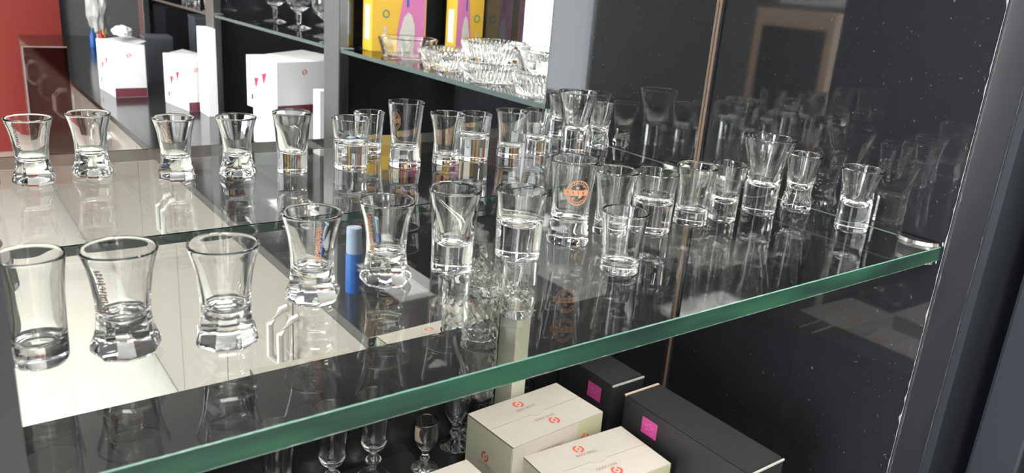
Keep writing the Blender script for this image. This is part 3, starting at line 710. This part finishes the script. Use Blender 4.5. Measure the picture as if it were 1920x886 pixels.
# white cartons on the wing counter (their wide light side looks to -x, the printed front to +y)
def white_carton(x, yv, rz, w_, d_, h_, label, z=BT, band=True, tri=True, name='white_carton'):
    x, yv, w_, d_, h_ = x*S, yv*S, w_*S, d_*S, h_*S
    t = thing(name, label, 'box', (x, vy(yv), z+.0003), rz, 'white cartons on the mirrored counter')
    box('carton_body', 0, w_, -d_, 0, 0, h_, BOXW, t, bev=.001)
    if band: patch('maroon_band', (w_/2, 0, h_*.09), (-1, 0, 0), (0, 0, 1), rect(w_/2-.001, h_*.085), MAROON, t)
    if tri:
        for q, zz in ((.40, .62), (.66, .50)):
            c_ = -d_*q
            bm = bmesh.new(); bm.faces.new([bm.verts.new(v) for v in ((-.0004, c_+.017, h_*zz+.020), (-.0004, c_-.017, h_*zz+.014), (-.0004, c_-.004, h_*zz-.020))]); finish(bm, 'crimson_print', REDI, t)
        bm = bmesh.new(); bm.faces.new([bm.verts.new(v) for v in ((-.0004, -d_*.84, h_*.16), (-.0004, -d_*.78, h_*.16), (-.0004, -d_*.78, h_*.26), (-.0004, -d_*.84, h_*.26))]); finish(bm, 'barcode_print', DARKI, t)
        ring_logo((w_*.5, 0, h_*.80), (-1, 0, 0), (0, 0, 1), .009, ORNG, t)
        # lid flap slightly lifted
        bm = bmesh.new(); vs = [bm.verts.new(v) for v in ((.35*w_, -d_, h_+.001), (w_+.01, -d_, h_+.014), (w_+.01, 0, h_+.016), (.75*w_, 0, h_+.001))]; f = bm.faces.new(vs)
        bmesh.ops.solidify(bm, geom=[f], thickness=.0012); finish(bm, 'raised_flap', BOXW, t)
    return t
white_carton(.772, 2.075, -.14, .150, .150, .100, 'lower white carton of the stack in the mirror', band=True, tri=False)
white_carton(.763, 2.068, -.14, .165, .170, .140, 'upper white carton with red triangles and raised flap in the mirror', z=BT+.1207)
white_carton(.705, 2.712, -.137, .060, .195, .167, 'middle white carton with two red triangles on the mirrored counter')
white_carton(.544, 3.022, -.055, .105, .215, .178, 'farthest white carton on the mirrored counter, left of the grey panel')
white_carton(.738, 2.607, .0, .030, .098, .275, 'tall thin white carton beside the middle chrome post in the mirror', band=False, tri=False, name='tall_thin_carton')
white_carton(.850, 1.990, .0, .028, .045, .175, 'short thin white carton beside the nearer chrome post in the mirror', band=False, tri=False, name='tall_thin_carton')
# dark cartons behind
for x, yv, w_, d_, h_, lb in ((.90, 2.95, .13, .18, .24, 'dark grey carton behind the middle white carton'), (.89, 3.28, .13, .18, .30, 'dark grey carton left of the middle white carton'), (.72, 3.35, .12, .14, .20, 'small dark carton behind the farthest white carton')):
    t = thing('dark_carton', lb, 'box', (x*S, vy(yv*S), BT+.0003), 0.1, 'dark cartons on the mirrored counter'); box('carton_body', 0, w_, -d_, 0, 0, h_, pr('slate_carton', (.06, .065, .08), .4), t, bev=.001)
    box('lid', -.001, w_+.001, -d_-.001, .001, h_+.0002, h_+.012, pr('slate_lid', (.09, .095, .11), .4), t)
# crumpled silver and white things
def crumple(name, x, yv, z, s, m, label, cat, seed):
    bm = bmesh.new(); bmesh.ops.create_icosphere(bm, subdivisions=3, radius=1); r_ = random.Random(seed)
    for v in bm.verts:
        v.co = v.co*(0.8+.4*r_.random()); v.co = Vector((v.co.x*s[0], v.co.y*s[1], v.co.z*s[2]+s[2]*1.05))
    mz = min(v.co.z for v in bm.verts)
    for v in bm.verts: v.co.z -= mz
    o = finish(bm, name, m); o.location = (x, vy(yv), z+.0004); return tag(o, label, cat)
crumple('plastic_bag', .96, 5.70, BT, (.06, .06, .20), BAGM, 'tall crumpled clear plastic bag at the far end of the mirrored counter', 'bag', 3)
crumple('paper_wrap', .72, 3.75, BT+.235, (.036, .06, .022), BOXW, 'crumpled white wrap lying on the farthest white carton', 'wrapping', 5)
for k, (x, yv, m_, nm) in enumerate(((.735, 4.55, BLUE, 'blue'), (.765, 4.50, REDI, 'red'), (.75, 4.62, GRNI, 'green'), (.79, 4.58, YEL, 'yellow'))):
    bm = bmesh.new(); lathe(bm, [(0, 0), (.016, 0), (.017, .01), (.017, .075), (.007, .09), (.007, .11), (0, .11)], 20)
    o = finish(bm, 'small_bottle', m_, smooth=True, angle=.6); o.location = (x*S, vy(yv*S), BT+.0003); tag(o, nm+' small bottle at the far end of the mirrored counter', 'bottle', 'small bottles at the far end of the counter')
# blue bottle near the mirror
bt = thing('blue_bottle', 'slim blue bottle with pale cap, seen in the mirror through the shelf', 'bottle', (.628, vy(1.310), BT+.0003))
bt.scale = (1.2, 1.2, 1.2)
bm = bmesh.new(); lathe(bm, [(0, 0), (.0125, 0), (.0132, .003), (.0132, .066), (0, .066)], 32); finish(bm, 'bottle_body', BLUE, bt, smooth=True, angle=.7)
bm = bmesh.new(); lathe(bm, [(0, .0662), (.0118, .0662), (.0122, .07), (.0118, .108), (0, .110)], 32); finish(bm, 'cap', pr('pale_blue_cap', (.35, .42, .55), .3), bt, smooth=True, angle=.7)

# brown tinted glass door leaf standing open at the far end
sc_ = thing('tinted_glass_door', 'brown tinted glass door leaf standing open before the red wall, seen in the mirror', 'glass door', (0, 0, 0))
bx0, bx1, by = .388, WX-.003, vy(4.13)
box('glass_pane', bx0, bx1, by-.006, by, EYE-.955, EYE-.455, TINTED, sc_)
box('edge_strip', bx0-.005, bx0-.0003, by-.007, by+.001, EYE-.96, EYE-.45, pr('aluminium_trim', (.45, .40, .38), .35, metal=.7), sc_)
box('edge_strip', bx0, bx1, by-.007, by+.001, EYE-.4547, EYE-.450, pr('aluminium_trim', (.45, .40, .38), .35, metal=.7), sc_)

# tan framed dark doorway on the left wall, mirrored dimly in the right panel
dr = thing('framed_cabinet', 'dark cabinet with tan wooden frame against the left wall', 'cabinet', (0, 0, 0))
ya, yb = vy(3.06), vy(2.54)
box('cabinet_body', -2.61, -2.45, ya+.05, yb-.05, .0, EYE-.16, DARKM, dr)
box('frame_post', -2.61, -2.44, ya, ya+.045, 0, EYE-.06, WOODF, dr)
box('frame_post', -2.61, -2.44, yb-.045, yb, 0, EYE-.06, WOODF, dr)
box('frame_rail', -2.61, -2.44, ya+.046, yb-.046, EYE-.155, EYE-.06, WOODF, dr)
# unseen strip lamps added to brighten the glassware and cartons below them
def fill_lamp(x, y, z, lx, ly, label, es):
    t = thing('fill_light', label, 'strip light', (x, y, z), 0, 'added fill strips over the shelves')
    box('lamp_tray', -lx/2, lx/2, -ly/2, ly/2, .0005, .02, WHITEP, t)
    box('diffuser', -lx/2+.004, lx/2-.004, -ly/2+.004, ly/2-.004, -.008, 0, pr('fill_diffuser', (.9, .9, .9), .5, emit=(1, .98, .95), es=es), t)
fill_lamp(.40, .46, EYE+.80, .68, .05, 'added fill strip above the shot glass shelf', 14)
fill_lamp(1.12, vy(1.55), EYE+.42, .05, .90, 'added fill strip over the ashtray shelf', 48)
fill_lamp(1.12, vy(2.65), EYE+.42, .05, .90, 'added fill strip over the large goblets', 26)
